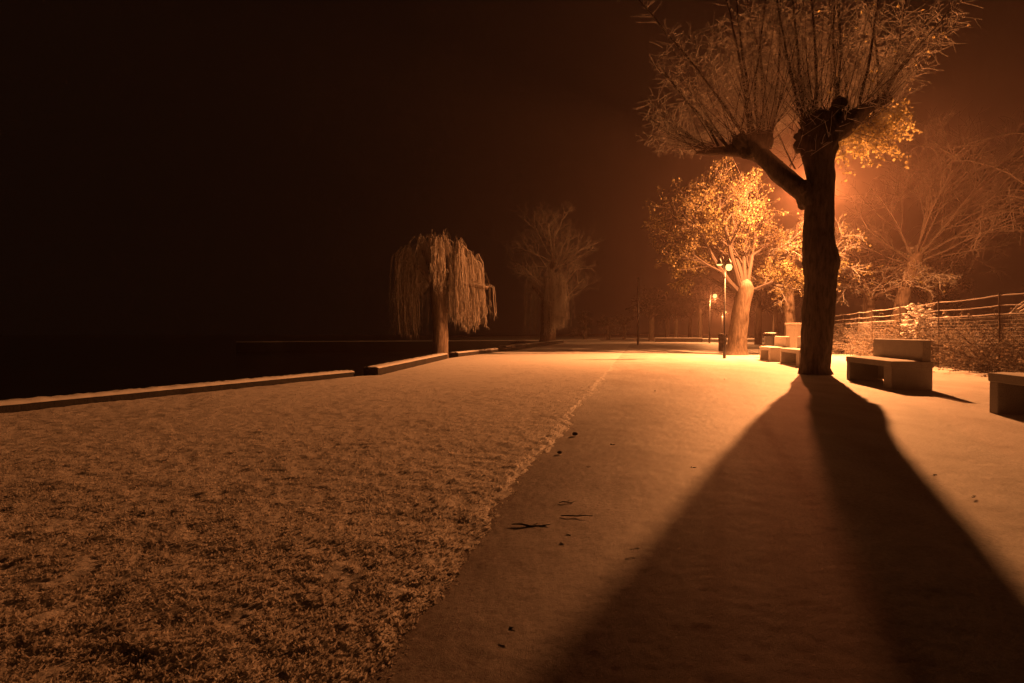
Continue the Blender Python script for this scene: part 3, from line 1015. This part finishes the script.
# the snow-laden bush grown over the fence
sb = shrub('bushy plant heaped with lumps of snow growing over the fence behind the bench', P(8.7, 21.4), .75, 1.6, 80, .8, .09, 'snowy_bush', 'bush', None)
snowm = MB()
for k in range(130):
    a = rnd(0, 6.28); rr = rnd(0, .72)
    z = rnd(1.0, 1.9) if rr < .4 else rnd(.6, 1.6)
    s_ = rnd(.025, .075)
    snowm.blob((rr * math.cos(a), rr * math.sin(a), z), s_ * 1.3, s_ * 1.3, s_ * .8, k, 9, 6, .3)
so = snowm.build('snow_cover', M['snow'], sb, True); so['kind'] = 'stuff'
# fallen long branches lying across the fence top
for k, (pa_, pb_, rise, lb) in enumerate([((10.2, 19.5), (9.0, 11.0), .55, 'longest bare branch arched over the fence, topmost'), ((9.9, 18.5), (8.9, 12.2), .35, 'bare branch arched across the fence below the topmost one'), ((10.4, 18.2), (9.5, 13.4), .2, 'shorter bare branch leaning behind the fence strands'),
                                         ((9.2, 17.5), (9.6, 14.2), .5, 'thin bare branch crossing the others steeply')]):
    a, b_ = P(*pa_), P(*pb_)
    r = thing('fallen_branch', lb, 'branch', a, 0, 'bare branches lying over the fence')
    d = b_ - a
    m = MB(); pts = []
    for i in range(15):
        f = i / 14
        pts.append((d.x * f + rnd(-.04, .04), d.y * f + rnd(-.04, .04), 1.55 + (rise + .1) * math.sin(math.pi * min(1, f * 1.1)) - .25 * f + rnd(-.02, .02)))
    m.slot = 0; m.tube(pts, taper(.03, .010, 15), 6)
    m.slot = 1; add_twigs(m, [Vector(x) for x in pts], 24, .3, .9, .007, .3, .1)
    m.build('stem', [M['hedge'], M['hedge']], r)

# low far wall with snow, past the lamps
q0, q1 = at(655, 341.5, 72), at(702, 341.5, 70)
r_ = thing('far_terrace_wall', 'long low snow-topped wall across the far end of the path', 'low wall', (q0.x, q0.y, 0), math.atan2(q1.y - q0.y, q1.x - q0.x))
L = (q1 - q0).length
m = MB(); m.box(0, L, 0, .5, -.1, .38); m.build('stonework', M['stone'], r_)
m = MB(); m.box(-.02, L + .02, -.03, .53, .382, .45); m.build('snow_cover', M['snow'], r_, bevel=.03)

# ------------------------------------------------------------------ small debris on the path
def stick(px, py, L, ang, r, label):
    d = CH * F / (py - HY)
    p = at(px, py, d); p.z = .006
    o = thing('fallen_twig', label, 'twig', p, ang)
    m = MB(); pts = [Vector((x * L, rnd(-.02, .02) * L, rnd(-.004, .008))) for x in (-.5, -.25, 0, .25, .5)]
    r *= .55
    m.tube(pts, [r * .7, r, r * 1.1, r * .8, r * .4], 6)
    m.tube([pts[2], pts[2] + Vector((L * .18, L * .13, .006))], [r * .6, r * .3], 5)
    m.build('stem', M['shoot'], o)


stick(531, 527, .20, .05, .009, 'dark twig lying at the lawn edge of the path')
stick(577, 518, .17, -.05, .007, 'thin dark twig lying further out on the snowy path')
stick(567, 504, .09, .1, .006, 'short twig on the path above the thin dark twig')
for (px, py, s, lb) in ((575, 436, .05, 'small dark stone on the ragged lawn edge'), (560, 455, .035, 'tiny dark stone beside the lawn edge')):
    d = F / (py - HY); p = at(px, py, d); p.z = .02
    m = MB(); m.blob((0, 0, 0), s * .55, s * .45, s * .35, py, 9, 6, .3)
    o = m.build('stone', M['bark'], None, True); o.location = p
    tag(o, lb, 'stone')
k_ = 0
for (px, py) in ((612, 447), (634, 553), (571, 540), (693, 470), (655, 392), (690, 372), (935, 478), (900, 455), (976, 500), (508, 637), (588, 470), (725, 380)):
    d = F / (py - HY); p = at(px, py, d); p.z = .014
    m = MB()
    for _ in range(2): m.leaf(Vector((0, 0, 0)), .035)
    m.v = [(x, y, abs(z) * .35) for x, y, z in m.v]
    o = m.build('fallen_leaf', M['bark']); o.location = p
    tag(o, 'small dark dead leaf lying on the snowy path', 'leaf', 'dead leaves on the snowy path')

# ------------------------------------------------------------------ world: night sky with lit haze
w = bpy.data.worlds.new('World'); sc.world = w
w.use_nodes = True
nt = w.node_tree
bg = nt.nodes['Background']
sky = nt.nodes.new('ShaderNodeTexSky'); sky.sky_type = 'NISHITA'; sky.sun_disc = False
sky.sun_elevation = R(-8); sky.sun_rotation = R(200)
nt.links.new(sky.outputs[0], bg.inputs['Color']); bg.inputs['Strength'].default_value = .05
vs = nt.nodes.new('ShaderNodeVolumeScatter'); vs.inputs['Color'].default_value = (1, .66, .56, 1); vs.inputs['Density'].default_value = .00108; vs.inputs['Anisotropy'].default_value = .7
em = nt.nodes.new('ShaderNodeEmission'); em.inputs['Color'].default_value = (1, .26, .10, 1); em.inputs['Strength'].default_value = .0000014  # faint glow added to the haze as ambient light
ad = nt.nodes.new('ShaderNodeAddShader')
nt.links.new(vs.outputs[0], ad.inputs[0]); nt.links.new(em.outputs[0], ad.inputs[1])
nt.links.new(ad.outputs[0], nt.nodes['World Output'].inputs['Volume'])

# ------------------------------------------------------------------ camera
cd = bpy.data.cameras.new('camera'); cam = bpy.data.objects.new('camera', cd); col.objects.link(cam)
cd.sensor_width = 36; cd.lens = 36 * F / 1024
cam.location = (0, 0, CH)
cam.rotation_euler = (R(90) - math.atan((341.5 - HY) / F), 0, 0)
cd.clip_end = 3000; cd.clip_start = .05
sc.camera = cam

sc.view_settings.view_transform = 'Standard'; sc.view_settings.look = 'None'; sc.view_settings.exposure = 0; sc.view_settings.gamma = 1
cy = sc.cycles
cy.use_denoising = True
try: cy.denoiser = 'OPENIMAGEDENOISE'
except Exception: pass
cy.max_bounces = 6; cy.diffuse_bounces = 3; cy.glossy_bounces = 2; cy.transmission_bounces = 3; cy.volume_bounces = 1; cy.transparent_max_bounces = 8
cy.sample_clamp_indirect = 4
